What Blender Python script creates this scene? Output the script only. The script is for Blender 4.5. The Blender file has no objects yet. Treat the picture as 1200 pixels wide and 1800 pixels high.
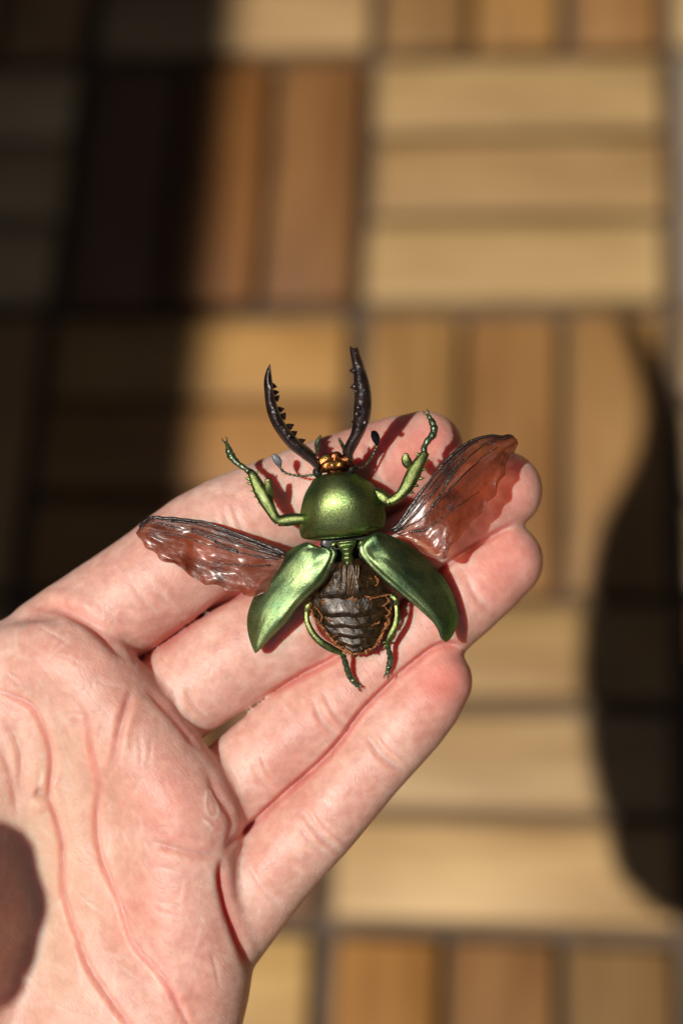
import bpy, bmesh, math, random
import numpy as np
from mathutils import Vector, Matrix
rng = np.random.default_rng(7)
random.seed(7)
C = bpy.context.scene.collection
R = math.radians

# ------------------------------------------------------------------ camera, sky, sun, exposure
FPX, PX0, PY0 = 3458.0, 600.0, 900.0       # focal length in photo pixels, photo centre
D = 311.0                                  # mm from the lens to the plane of the palm
Q = .15                                    # side of one square of the deck
PITCH, YAW, ROLL = R(64.2), R(15.03), R(-13.18)   # looking down at the deck, squares seen a little askew
CAMLOC = Vector((1.6627 * Q, -4.2525 * Q, 5.4113 * Q)); CAMH = CAMLOC.z
cam = bpy.data.cameras.new('camera')
camo = bpy.data.objects.new('camera', cam); C.objects.link(camo)
r0 = Vector((1, 0, 0)); u0 = Vector((0, math.sin(PITCH), math.cos(PITCH)))
yw = Matrix.Rotation(YAW, 3, 'Z')
right = yw @ (r0 * math.cos(ROLL) + u0 * math.sin(ROLL)); up = yw @ (u0 * math.cos(ROLL) - r0 * math.sin(ROLL)); back = right.cross(up)
ROT = Matrix((right, up, back)).transposed().to_4x4()
camo.matrix_world = Matrix.Translation(CAMLOC) @ ROT
cam.sensor_width = 36; cam.lens = 36 * FPX / 1800
cam.clip_start = 0.02; cam.clip_end = 500
cam.dof.use_dof = True; cam.dof.focus_distance = (D - 1.5) / 1000
cam.dof.aperture_fstop = 8.6; cam.dof.aperture_blades = 0
sc = bpy.context.scene; sc.camera = camo

S_CAM = Vector((-0.375, 0.08, 0.92)).normalized()     # toward the sun, in the camera's axes
S = (ROT.to_3x3() @ S_CAM).normalized()
world = bpy.data.worlds.new('World'); sc.world = world; world.use_nodes = True
wn = world.node_tree.nodes
sky = wn.new('ShaderNodeTexSky'); sky.sky_type = 'NISHITA'; sky.sun_disc = False
sky.sun_elevation = math.asin(S.z); sky.sun_rotation = math.atan2(S.x, S.y)
world.node_tree.links.new(sky.outputs[0], wn['Background'].inputs[0])
wn['Background'].inputs[1].default_value = 0.05
sun = bpy.data.lights.new('sun', 'SUN'); sun.energy = 4.8; sun.angle = R(0.55); sun.color = (1, 0.955, 0.88)
suno = bpy.data.objects.new('sun', sun); C.objects.link(suno)
suno.rotation_euler = (-S).to_track_quat('-Z', 'Y').to_euler()
sc.view_settings.view_transform = 'Standard'; sc.view_settings.look = 'None'
sc.view_settings.exposure = 0.0; sc.view_settings.gamma = 1
sc.cycles.max_bounces = 8; sc.cycles.transparent_max_bounces = 12

# ------------------------------------------------------------------ helpers
def P(px, py, z):
    """photo pixel at height z (mm above the palm plane) -> point in the hand's own frame, mm"""
    px, py, z = np.broadcast_arrays(np.asarray(px, float), np.asarray(py, float), np.asarray(z, float))
    k = (D - z) / FPX
    return np.stack([(px - PX0) * k, (PY0 - py) * k, z], -1)

HAND_M = Matrix.Translation(CAMLOC - back * (D / 1000)) @ ROT      # hand frame (mm/1000) -> world

def deckpt(px, py):
    d = (ROT.to_3x3() @ Vector(((px - PX0) / FPX, (PY0 - py) / FPX, -1)))
    t = -CAMH / d.z
    return CAMLOC + d * t

def catmull(pts, n):
    p = np.asarray(pts, float)
    q = np.vstack([2 * p[0] - p[1], p, 2 * p[-1] - p[-2]])
    out = []
    for i in range(1, len(q) - 2):
        t = np.linspace(0, 1, 24, endpoint=False)[:, None]
        a, b, c, d = q[i - 1], q[i], q[i + 1], q[i + 2]
        out.append(0.5 * (2 * b + (c - a) * t + (2 * a - 5 * b + 4 * c - d) * t ** 2 + (3 * b - a - 3 * c + d) * t ** 3))
    out.append(p[-1:]); out = np.vstack(out)
    s = np.r_[0, np.cumsum(np.linalg.norm(np.diff(out[:, :2], axis=0), axis=1))]
    u = np.linspace(0, s[-1], n)
    return np.stack([np.interp(u, s, out[:, k]) for k in range(out.shape[1])], 1)

def smooth(me):
    me.polygons.foreach_set('use_smooth', np.ones(len(me.polygons), bool)); me.update()

def link(name, me, parent=None, mat=None):
    o = bpy.data.objects.new(name, me); C.objects.link(o)
    if mat: me.materials.append(mat)
    if parent: o.parent = parent
    return o

def tag(o, label=None, cat=None, group=None, kind=None):
    for k, v in (('label', label), ('category', cat), ('group', group), ('kind', kind)):
        if v: o[k] = v
    return o

class MB:
    """collects shapes given in the hand's frame (mm) and links them as one mesh"""
    def __init__(s): s.v = []; s.f = []; s.uv = []; s.n = 0
    def add(s, v, f, uv=None):
        v = np.asarray(v, float)
        s.v.append(v); s.f += [tuple(int(i) + s.n for i in q) for q in f]
        s.uv.append(np.zeros((len(v), 2)) if uv is None else np.asarray(uv, float)); s.n += len(v)
        return s
    def loft(s, L, Rr, nu, nv, top, bot, jit=None):
        L = catmull(L, nu); Rr = catmull(Rr, nu)
        vv = np.sin(np.linspace(-1, 1, nv) * math.pi / 2)
        ring = list(range(nv)) + list(range(nv - 2, 0, -1)); m = len(ring)
        up_ = np.array([1] * nv + [0] * (nv - 2))
        w = (vv[ring] + 1) / 2
        u = np.linspace(0, 1, nu)[:, None] + 0 * w; vr = vv[ring][None] + 0 * u
        pos = L[:, None] * (1 - w)[None, :, None] + Rr[:, None] * w[None, :, None]
        z = pos[..., 2] + np.where(up_[None] == 1, top(u, vr), bot(u, vr))
        if jit is not None: pos = pos + jit(u, vr)
        v = P(pos[..., 0], pos[..., 1], z).reshape(-1, 3)
        f = [(i * m + j, i * m + (j + 1) % m, (i + 1) * m + (j + 1) % m, (i + 1) * m + j) for i in range(nu - 1) for j in range(m)]
        f.append(tuple(range(m))[::-1]); f.append(tuple((nu - 1) * m + j for j in range(m)))
        return s.add(v, f, np.stack([u, vr], -1).reshape(-1, 2))
    def tube(s, pts, rad, n=None, seg=8, flat=1.0, bead=None):
        """pts (px,py,z), rad in px along the path"""
        n = n or max(4, 5 * len(pts))
        p = catmull(pts, n); r = np.interp(np.linspace(0, 1, n), np.linspace(0, 1, len(rad)), rad) * 0.09
        if bead is not None: r = r * bead(np.linspace(0, 1, n))
        q = P(p[:, 0], p[:, 1], p[:, 2])
        t = np.gradient(q, axis=0); t /= np.linalg.norm(t, axis=1)[:, None] + 1e-9
        zr = np.array([0, 0, 1.0]); a = np.cross(t, zr); nn = np.linalg.norm(a, axis=1)
        a[nn < 1e-3] = (1, 0, 0); a /= np.linalg.norm(a, axis=1)[:, None]; b = np.cross(a, t)
        ph = np.linspace(0, 2 * math.pi, seg, endpoint=False)
        v = q[:, None] + r[:, None, None] * (np.cos(ph)[None, :, None] * a[:, None] + flat * np.sin(ph)[None, :, None] * b[:, None])
        f = [(i * seg + j, i * seg + (j + 1) % seg, (i + 1) * seg + (j + 1) % seg, (i + 1) * seg + j) for i in range(n - 1) for j in range(seg)]
        f += [tuple(range(seg))[::-1], tuple((n - 1) * seg + j for j in range(seg))]
        uv = np.stack([np.repeat(np.linspace(0, 1, n), seg), np.tile(np.cos(ph), n)], 1)
        return s.add(v.reshape(-1, 3), f, uv)
    def ball(s, c, rx, ry, rz, ang=0.0, nu=14, nv=10, bump=0.0):
        """ellipsoid: centre (px,py,z), radii in px"""
        o = P(*c); th = np.linspace(0, math.pi, nv); ph = np.linspace(0, 2 * math.pi, nu, endpoint=False)
        T, F = np.meshgrid(th, ph, indexing='ij')
        x, y, z = np.sin(T) * np.cos(F), np.sin(T) * np.sin(F), np.cos(T)
        k = 1 + bump * np.sin(7 * x + 3) * np.sin(8 * y + 1) * np.sin(6 * z)
        x, y, z = x * rx * .09 * k, y * ry * .09 * k, z * rz * .09 * k
        ca, sa = math.cos(ang), math.sin(ang)
        v = np.stack([o[0] + x * ca - y * sa, o[1] + x * sa + y * ca, o[2] + z], -1).reshape(-1, 3)
        f = [(i * nu + j, (i + 1) * nu + j, (i + 1) * nu + (j + 1) % nu, i * nu + (j + 1) % nu) for i in range(nv - 1) for j in range(nu)]
        return s.add(v, f)
    def build(s, name, mat, parent=None, origin=np.zeros(3)):
        me = bpy.data.meshes.new(name)
        v = (np.vstack(s.v) - origin) / 1000
        me.from_pydata(v.tolist(), [], s.f)
        me.validate()
        uv = np.vstack(s.uv)
        at = me.attributes.new('flow', 'FLOAT_VECTOR', 'POINT')
        at.data.foreach_set('vector', np.c_[uv, np.zeros(len(uv))].ravel().astype(np.float32))
        bm = bmesh.new(); bm.from_mesh(me); bmesh.ops.recalc_face_normals(bm, faces=bm.faces); bm.to_mesh(me); bm.free()
        smooth(me)
        return link(name, me, parent, mat)

# ------------------------------------------------------------------ materials
class Mat:
    def __init__(s, name):
        s.m = bpy.data.materials.new(name); s.m.use_nodes = True; s.t = s.m.node_tree; s.n = s.t.nodes
        s.b = s.n['Principled BSDF']; s.o = s.n['Material Output']
    def N(s, typ, **kw):
        n = s.n.new('ShaderNode' + typ)
        for k, v in kw.items():
            if k.startswith('i_'): n.inputs[k[2:].replace('_', ' ')].default_value = v
            elif k == 'at': n.inputs[v[0]].default_value = v[1]
            else: setattr(n, k, v)
        return n
    def L(s, a, b): s.t.links.new(a, b)
    def set(s, **kw):
        for k, v in kw.items(): s.b.inputs[k.replace('_', ' ')].default_value = v
    def coord(s, kind='Object', scale=(1, 1, 1), attr=None):
        mp = s.N('Mapping'); mp.inputs['Scale'].default_value = scale
        if attr: s.L(s.N('Attribute', attribute_name=attr).outputs['Vector'], mp.inputs[0])
        else: s.L(s.N('TexCoord').outputs[kind], mp.inputs[0])
        return mp.outputs[0]
    def noise(s, vec, scale, detail=4, rough=.55, dist=0):
        n = s.N('TexNoise'); n.inputs['Scale'].default_value = scale; n.inputs['Detail'].default_value = detail
        n.inputs['Roughness'].default_value = rough; n.inputs['Distortion'].default_value = dist
        s.L(vec, n.inputs['Vector']); return n.outputs['Fac']
    def ramp(s, fac, stops):
        r = s.N('ValToRGB'); e = r.color_ramp.elements
        while len(e) < len(stops): e.new(.5)
        for k, (p, c) in zip(e, stops): k.position = p; k.color = (*c, 1) if len(c) == 3 else c
        s.L(fac, r.inputs[0]); return r.outputs[0]
    def mix(s, a, b, f, mode='MIX'):
        n = s.N('Mix', data_type='RGBA', blend_type=mode)
        for sk, v in ((n.inputs[6], a), (n.inputs[7], b), (n.inputs[0], f)):
            if hasattr(v, 'is_output'): s.L(v, sk)
            else: sk.default_value = (*v, 1) if isinstance(v, tuple) and len(v) == 3 else v
        return n.outputs[2]
    def math(s, op, a, b=0.0, c=0.0):
        n = s.N('Math', operation=op)
        for i, v in enumerate((a, b, c)):
            if hasattr(v, 'is_output'): s.L(v, n.inputs[i])
            else: n.inputs[i].default_value = v
        return n.outputs[0]
    def bump(s, h, strength, dist, prev=None):
        b = s.N('Bump'); b.inputs['Strength'].default_value = strength; b.inputs['Distance'].default_value = dist
        s.L(h, b.inputs['Height'])
        if prev: s.L(prev, b.inputs['Normal'])
        s.L(b.outputs[0], s.b.inputs['Normal']); return b.outputs[0]

def m_green(name, c1, c2, edge, rough):
    m = Mat(name); co = m.coord()
    g = m.noise(co, 3600, 3, .7); big = m.noise(co, 260, 3)
    col = m.mix(m.ramp(g, [(.32, c1), (.72, c2)]), m.ramp(big, [(.35, c1), (.7, c2)]), .45)
    m.L(col, m.b.inputs['Base Color']); m.set(Metallic=.97, Roughness=rough, Specular_Tint=(*edge, 1))
    m.set(Coat_Weight=.12, Coat_Roughness=.22)
    fl = m.noise(m.coord(attr='flow', scale=(3, 26, 1)), 2.2, 4, .6)
    b = m.bump(fl, .22, .0004); m.bump(g, .6, .00009, b)
    return m.m
GREEN = m_green('beetle_green', (.075, .14, .05), (.48, .55, .20), (.05, .34, .24), .37)
GREEN_DEEP = m_green('elytron_green', (.05, .14, .075), (.45, .54, .22), (.02, .32, .26), .35)
LEGG = m_green('leg_green', (.03, .05, .018), (.44, .50, .17), (.2, .5, .25), .33)

def m_dark(name, c1, c2, rough, spec=.6, scale=900, bump=.3, metallic=.0):
    m = Mat(name); co = m.coord(); n = m.noise(co, scale, 4)
    m.L(m.ramp(n, [(.35, c1), (.7, c2)]), m.b.inputs['Base Color'])
    m.set(Roughness=rough, Specular_IOR_Level=spec, Metallic=metallic, Coat_Weight=.12, Coat_Roughness=.2)
    m.bump(m.noise(co, scale * 1.7, 4, .65), bump, .0003); return m.m
MAND = m_dark('mandible_black', (.008, .005, .005), (.032, .017, .013), .28, .55, 700, .6)
TARS = m_dark('tarsus_dark', (.012, .022, .012), (.12, .16, .07), .25, .8, 1500, .3, .5)
ABD = m_dark('abdomen_dark', (.008, .004, .002), (.06, .032, .011), .3, .55, 900, .6, .3)
JOINT = m_dark('joint_dark', (.006, .006, .005), (.016, .018, .011), .6, .3)
VEIN = m_dark('vein_dark', (.014, .008, .007), (.06, .038, .03), .2, .9, 1500, .5, .3)
FRINGE = m_dark('orange_membrane', (.10, .03, .008), (.46, .16, .04), .5, .4, 1500, .4)
CLUB = m_dark('club_grey', (.05, .055, .06), (.14, .15, .16), .4)

m = Mat('head_copper'); co = m.coord()
n1 = m.noise(co, 520, 3); g = m.noise(co, 1900, 3)
m.L(m.ramp(n1, [(.40, (.07, .016, .010)), (.54, (.34, .12, .035)), (.70, (.52, .36, .09))]), m.b.inputs['Base Color'])
m.set(Metallic=.9, Roughness=.34); m.bump(g, .5, .0003); HEADM = m.m

m = Mat('wing_membrane'); co = m.coord()
n1 = m.noise(co, 170, 4); fl = m.noise(m.coord(attr='flow', scale=(2.6, 9, 1)), 2.0, 4, .6, .4)
col = m.ramp(n1, [(.34, (.03, .012, .008)), (.47, (.27, .07, .028)), (.7, (.42, .16, .085))])
sx = m.N('SeparateXYZ'); m.L(m.N('Attribute', attribute_name='flow').outputs['Vector'], sx.inputs[0])
smoke = m.math('ADD', m.ramp(m.math('MULTIPLY_ADD', sx.outputs[1], .5, .5), [(.06, (.85,) * 3), (.34, (0,) * 3)]), m.ramp(sx.outputs[0], [(.62, (0,) * 3), (.98, (.5,) * 3)]))
smoke = m.math('MULTIPLY', smoke, m.ramp(n1, [(.3, (1,) * 3), (.65, (.45,) * 3)]))
col = m.mix(col, (.03, .018, .016), smoke)
m.L(col, m.b.inputs['Base Color'])
m.set(Roughness=.3, Specular_IOR_Level=.9, Coat_Weight=.6, Coat_Roughness=.18)
b = m.bump(fl, 1.0, .00013); m.bump(m.noise(co, 700, 3, .6), .8, .0002, b)
tr = m.N('BsdfTransparent'); m.L(m.ramp(n1, [(.34, (.60, .36, .27)), (.7, (.92, .70, .60))]), tr.inputs[0])
mx = m.N('MixShader'); m.L(m.math('ADD', m.ramp(n1, [(.3, (.42,) * 3), (.62, (.15,) * 3)]), m.math('MULTIPLY', smoke, .4)), mx.inputs[0])
m.L(tr.outputs[0], mx.inputs[1]); m.L(m.b.outputs[0], mx.inputs[2]); m.L(mx.outputs[0], m.o.inputs[0]); WING = m.m

# wood: the slat's own colour comes from the object, grain from its length
m = Mat('deck_wood'); oi = m.N('ObjectInfo')
ad = m.N('VectorMath', operation='MULTIPLY_ADD'); ad.inputs[1].default_value = (1, 1, 1)
tc = m.N('TexCoord'); m.L(tc.outputs['Object'], ad.inputs[0])
cmb = m.N('CombineXYZ'); m.L(m.math('MULTIPLY', oi.outputs['Random'], 9.0), cmb.inputs[0]); m.L(m.math('MULTIPLY', oi.outputs['Random'], 3.7), cmb.inputs[1])
m.L(cmb.outputs[0], ad.inputs[2])
mp = m.N('Mapping'); mp.inputs['Scale'].default_value = (3, 45, 45); m.L(ad.outputs[0], mp.inputs[0])
gr = m.noise(mp.outputs[0], 3.2, 6, .6, .6)
mp2 = m.N('Mapping'); mp2.inputs['Scale'].default_value = (9, 22, 22); m.L(ad.outputs[0], mp2.inputs[0])
bl = m.noise(mp2.outputs[0], 1.0, 3)
tone = m.mix(m.ramp(gr, [(.3, (.72, .66, .58)), (.65, (1.1, 1.1, 1.1))]), m.ramp(bl, [(.3, (.80, .74, .66)), (.68, (1.1, 1.12, 1.14))]), 1.0, 'MULTIPLY')
m.L(m.mix(oi.outputs['Color'], tone, 1.0, 'MULTIPLY'), m.b.inputs['Base Color'])
m.set(Roughness=.55, Specular_IOR_Level=.35); m.bump(gr, .4, .0008); WOOD = m.m
m = Mat('deck_base'); m.L(m.ramp(m.noise(m.coord(), 40), [(.3, (.05, .031, .017)), (.7, (.11, .068, .036))]), m.b.inputs['Base Color']); m.set(Roughness=.7); BASE = m.m
m = Mat('earth'); m.L(m.ramp(m.noise(m.coord(), 6), [(.3, (.05, .04, .03)), (.7, (.12, .1, .07))]), m.b.inputs['Base Color']); m.set(Roughness=.9); EARTH = m.m
m = Mat('blocker_brown'); m.L(m.ramp(m.noise(m.coord(), 30), [(.3, (.045, .034, .025)), (.7, (.07, .053, .04))]), m.b.inputs['Base Color']); m.set(Roughness=.9); BLOCKER = m.m  # dark surface of the added light blockers
m = Mat('blocker_dark'); m.L(m.ramp(m.noise(m.coord(), 200), [(.3, (.03, .03, .035)), (.7, (.05, .05, .055))]), m.b.inputs['Base Color']); m.set(Roughness=.95); BLOCKER_DARK = m.m  # dark surface of the added shade sheet

# skin
m = Mat('skin'); co = m.coord()
bl = m.N('Attribute', attribute_name='blush_shade').outputs['Fac']; ye = m.N('Attribute', attribute_name='sallow').outputs['Fac']
li = m.N('Attribute', attribute_name='dryline').outputs['Fac']
mot = m.noise(co, 130, 5, .6); mot2 = m.noise(co, 620, 3)
base = m.ramp(mot, [(.33, (.60, .325, .265)), (.5, (.655, .383, .312)), (.68, (.705, .44, .362))])
blot = m.noise(co, 55, 4, .65)
base = m.mix(base, m.ramp(blot, [(.36, (.95, .84, .82)), (.52, (1, 1, 1)), (.66, (1.01, 1.05, 1.04))]), 1.0, 'MULTIPLY')
base = m.mix(base, m.ramp(mot2, [(.3, (.90, .84, .82)), (.65, (1.04, 1.06, 1.06))]), 1.0, 'MULTIPLY')
base = m.mix(base, (.63, .42, .285), m.math('MULTIPLY', ye, .6))
base = m.mix(base, (.74, .19, .16), m.math('MULTIPLY', bl, .75))  # skin flush, plus crease shade put into the colour
base = m.mix(base, (.86, .72, .62), m.math('MULTIPLY', li, .55))
m.L(base, m.b.inputs['Base Color'])
m.set(Roughness=.46, Specular_IOR_Level=.42, Subsurface_Weight=1.0, Subsurface_Scale=.0011)
m.b.inputs['Subsurface Radius'].default_value = (3.4, .8, .46)
fa = m.coord(attr='skin_flow', scale=(1, 1, 1))
mpa = m.N('Mapping'); mpa.inputs['Scale'].default_value = (.62, 3.4, 1); m.L(fa, mpa.inputs[0])
wr = m.noise(mpa.outputs[0], .55, 5, .62, .5)
mpb = m.N('Mapping'); mpb.inputs['Scale'].default_value = (1.1, 2.4, 1); m.L(fa, mpb.inputs[0])
vo = m.N('TexVoronoi', feature='DISTANCE_TO_EDGE'); vo.inputs['Scale'].default_value = .55; m.L(mpb.outputs[0], vo.inputs['Vector'])
vr = m.ramp(vo.outputs['Distance'], [(.0, (0, 0, 0)), (.16, (1, 1, 1))])
wv = m.N('TexWave', bands_direction='Y'); wv.inputs['Scale'].default_value = .62; wv.inputs['Distortion'].default_value = 5; wv.inputs['Detail'].default_value = 2; wv.inputs['Detail Scale'].default_value = .25
m.L(fa, wv.inputs['Vector'])
b = m.bump(wr, .15, .0004); b = m.bump(vr, .13, .0002, b); b = m.bump(wv.outputs['Fac'], .05, .0001, b); m.bump(m.noise(co, 2200, 3, .6), .28, .00016, b)
rg = m.ramp(mot2, [(.3, (.40,) * 3), (.7, (.55,) * 3)]); m.L(rg, m.b.inputs['Roughness'])
SKIN = m.m

# ------------------------------------------------------------------ setting: deck of slatted squares, ground, and added unseen blockers that throw the shade
gm = bpy.data.meshes.new('ground'); gm.from_pydata([(-60, -60, -.03), (60, -60, -.03), (60, 60, -.03), (-60, 60, -.03)], [], [(0, 1, 2, 3)])
tag(link('ground', gm, None, EARTH), kind='structure')
GX, GY = 2 * Q, -Q                          # a seam line in x and one in y
deck_m = bpy.data.meshes.new('deck')
x0, x1, y0, y1 = GX - 16 * Q, GX + 14 * Q, GY - 14 * Q, GY + 16 * Q
zt, zb = -.0125, -.028
deck_m.from_pydata([(x, y, z) for z in (zb, zt) for x, y in ((x0, y0), (x1, y0), (x1, y1), (x0, y1))], [],
                   [(3, 2, 1, 0), (4, 5, 6, 7), (0, 1, 5, 4), (1, 2, 6, 5), (2, 3, 7, 6), (3, 0, 4, 7)])
deck = tag(link('deck', deck_m, None, BASE), kind='structure')
def slat_mesh(name, l, w, h):
    bm = bmesh.new(); bmesh.ops.create_cube(bm, size=1)
    for v in bm.verts: v.co = Vector((v.co.x * l, v.co.y * w, v.co.z * h - h / 2))
    bmesh.ops.bevel(bm, geom=list(bm.edges), offset=.0022, segments=2, profile=.5, affect='EDGES')
    me = bpy.data.meshes.new(name); bm.to_mesh(me); bm.free(); smooth(me); me.materials.append(WOOD); return me
SLW, SLL = .0425, .1425
slat_me = slat_mesh('wood_slat', SLL, SLW, .012)
light = [(.49, .345, .165), (.46, .305, .145), (.52, .37, .185), (.45, .31, .16)]
warm = [(.36, .205, .075), (.40, .235, .09), (.33, .20, .095), (.43, .27, .115), (.35, .225, .125)]
far = bmesh.new()
def lin(*c): return tuple(.77 * ((v / 255 + .055) / 1.055) ** 2.4 for v in c)
# slat colours of the squares in view: (column, row) -> slats left to right or near to far
FIX = {(-1, 0): [(190, 158, 108), (172, 138, 92), (180, 148, 100)], (-1, -1): [(166, 126, 74), (158, 115, 66), (165, 125, 75)],
       (-1, -2): [(200, 165, 115), (182, 150, 106), (172, 138, 90)], (-1, -3): [(172, 122, 62), (142, 101, 58), (136, 103, 62)],
       (-2, -1): [(176, 130, 76), (176, 128, 74), (190, 145, 84)], (-2, 0): [(128, 92, 58), (140, 92, 44), (136, 94, 52)],
       (-2, 1): [(184, 150, 104), (176, 134, 82), (170, 130, 80)], (-1, 1): [(140, 104, 58), (166, 124, 68), (150, 108, 60)],
       (-2, -3): [(205, 166, 106), (205, 166, 108), (200, 160, 100)], (-2, -2): [(130, 95, 62), (150, 110, 66), (140, 100, 70)],
       (0, 0): [(150, 135, 118), (150, 120, 85), (160, 125, 80)], (0, -1): [(165, 140, 105)] * 3, (0, -2): [(150, 110, 66)] * 3}
for i in range(-16, 14):
    for j in range(-14, 16):
        horiz = (i + j) % 2 != 0   # squares alternate
        cx, cy = GX + (i + .5) * Q, GY + (j + .5) * Q
        for k in range(3):
            off = (k - 1) * Q / 3 * .985
            x, y, a = (cx, cy + off, 0) if horiz else (cx + off, cy, math.pi / 2)
            dx, dy, dz = [random.gauss(0, s_) for s_ in (.0008, .0008, .0006)]
            col = random.choice(light if horiz else warm); s_ = random.uniform(.9, 1.08)
            if (i, j) in FIX: col = lin(*FIX[i, j][k]); s_ = 1
            if -4 <= i <= 3 and -5 <= j <= 5:
                o = link('wood_slat', slat_me, deck); o.location = (x + dx, y + dy, dz); o.rotation_euler = (0, 0, a + random.gauss(0, .004) + random.choice((0, math.pi)))
                o.color = (col[0] * s_, col[1] * s_, col[2] * s_, 1)
            else:
                l, w = (SLL, SLW) if horiz else (SLW, SLL)
                r_ = bmesh.ops.create_cube(far, size=1)
                for v in r_['verts']: v.co = Vector((x + v.co.x * l, y + v.co.y * w, v.co.z * .012 - .006 + dz))
fm = bpy.data.meshes.new('outer_slats'); far.to_mesh(fm); far.free()
fo = link('outer_slats', fm, deck, WOOD); fo.color = (.44, .29, .14, 1); fo['kind'] = 'stuff'

# added unseen wall on the left: its top edge draws the straight shade line
ex = deckpt(386, 450).x; WH = 2.2
wx = ex + S.x / S.z * WH
bm = bmesh.new(); bmesh.ops.create_cube(bm, size=1)
for v in bm.verts: v.co = Vector((wx - .1 + v.co.x * .2, CAMLOC.y + .6 + v.co.y * 5, WH / 2 - .015 + (v.co.z) * (WH + .03)))
bmesh.ops.bevel(bm, geom=[e for e in bm.edges], offset=.004, segments=2, affect='EDGES')
wm = bpy.data.meshes.new('shade_wall'); bm.to_mesh(wm); bm.free(); tag(link('shade_wall', wm, None, BLOCKER), kind='structure')
# added unseen slabs on the right and ahead that cut the sky light
bm = bmesh.new(); bmesh.ops.create_cube(bm, size=1); bm.verts.ensure_lookup_table()
for v in bm.verts: v.co = Vector((CAMLOC.x + 1.0 + v.co.x * .2, CAMLOC.y + .6 + v.co.y * 5, 1.5 - .015 + v.co.z * 3.03))
bmesh.ops.bevel(bm, geom=[e for e in bm.edges], offset=.004, segments=2, affect='EDGES')
c8 = bmesh.ops.create_cube(bm, size=1)['verts']
for v in c8: v.co = Vector((CAMLOC.x + .25 + v.co.x * 1.29, CAMLOC.y + 2.6 + v.co.y * .2, 1.3 - .015 + v.co.z * 2.63))
bmesh.ops.bevel(bm, geom=list(bm.edges), offset=.004, segments=2, affect='EDGES')
wm = bpy.data.meshes.new('sky_blocker'); bm.to_mesh(wm); bm.free(); tag(link('sky_blocker', wm, None, BLOCKER), kind='structure')
# added unseen slab overhead that cuts the sky light further
bm = bmesh.new(); bmesh.ops.create_cube(bm, size=1)
for v in bm.verts: v.co = Vector((CAMLOC.x + 1.05 + v.co.x * 1.5, CAMLOC.y + .6 + v.co.y * 5.2, 3.1 + v.co.z * .12))
bmesh.ops.bevel(bm, geom=list(bm.edges), offset=.004, segments=2, affect='EDGES')
wm = bpy.data.meshes.new('sky_blocker_top'); bm.to_mesh(wm); bm.free(); tag(link('sky_blocker_top', wm, None, BLOCKER), kind='structure')
# added unseen sheet, outline shaped to cast the right deck and palm shade
BLOCK_H = .66
def sunpt(px, py, h):
    p = deckpt(px, py); return p + S * (h / S.z)
edge = [(1082, 555), (1112, 640), (1128, 730), (1108, 820), (1052, 930), (1026, 1060), (1018, 1200), (1034, 1350), (1066, 1460), (1116, 1540), (1200, 1590)]
def from_palm(px, py):
    w = HAND_M @ Vector(P(px, py, 0) / 1000); return w + S * ((BLOCK_H - w.z) / S.z)
poly = [sunpt(px, py, BLOCK_H) for px, py in catmull(edge, 30)]
poly += [from_palm(px, py) for px, py in catmull([(-60, 1800), (-12, 1772), (-12, 1752), (6, 1722), (14, 1672), (27, 1634), (31, 1596), (22, 1556), (20, 1512), (2, 1478), (-40, 1455), (-90, 1440)], 30)]  # side of the added sheet that shades the palm edge
poly += [sunpt(px, py, BLOCK_H) for px, py in catmull([(1212, 1000), (1206, 800), (1160, 650), (1112, 562)], 12)]
bm = bmesh.new(); vs = [bm.verts.new(p) for p in poly]; f_ = bm.faces.new(vs)
ext = bmesh.ops.extrude_face_region(bm, geom=[f_])
for v in [g_ for g_ in ext['geom'] if isinstance(g_, bmesh.types.BMVert)]: v.co.z += .004
for a_, b_ in ((poly[29], poly[29] + S * 2 - right * .08), (poly[62], poly[62] + S * 2 - right * .08)):
    d_ = (b_ - a_); q_ = d_.to_track_quat('Z', 'Y').to_matrix().to_4x4()
    bmesh.ops.create_cone(bm, cap_ends=True, segments=8, radius1=.0008, radius2=.0008, depth=d_.length, matrix=Matrix.Translation((a_ + b_) / 2) @ q_)
bmesh.ops.recalc_face_normals(bm, faces=bm.faces)
sm = bpy.data.meshes.new('shade_blocker'); bm.to_mesh(sm); bm.free(); tag(link('shade_blocker', sm, None, BLOCKER_DARK), kind='structure')

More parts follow.
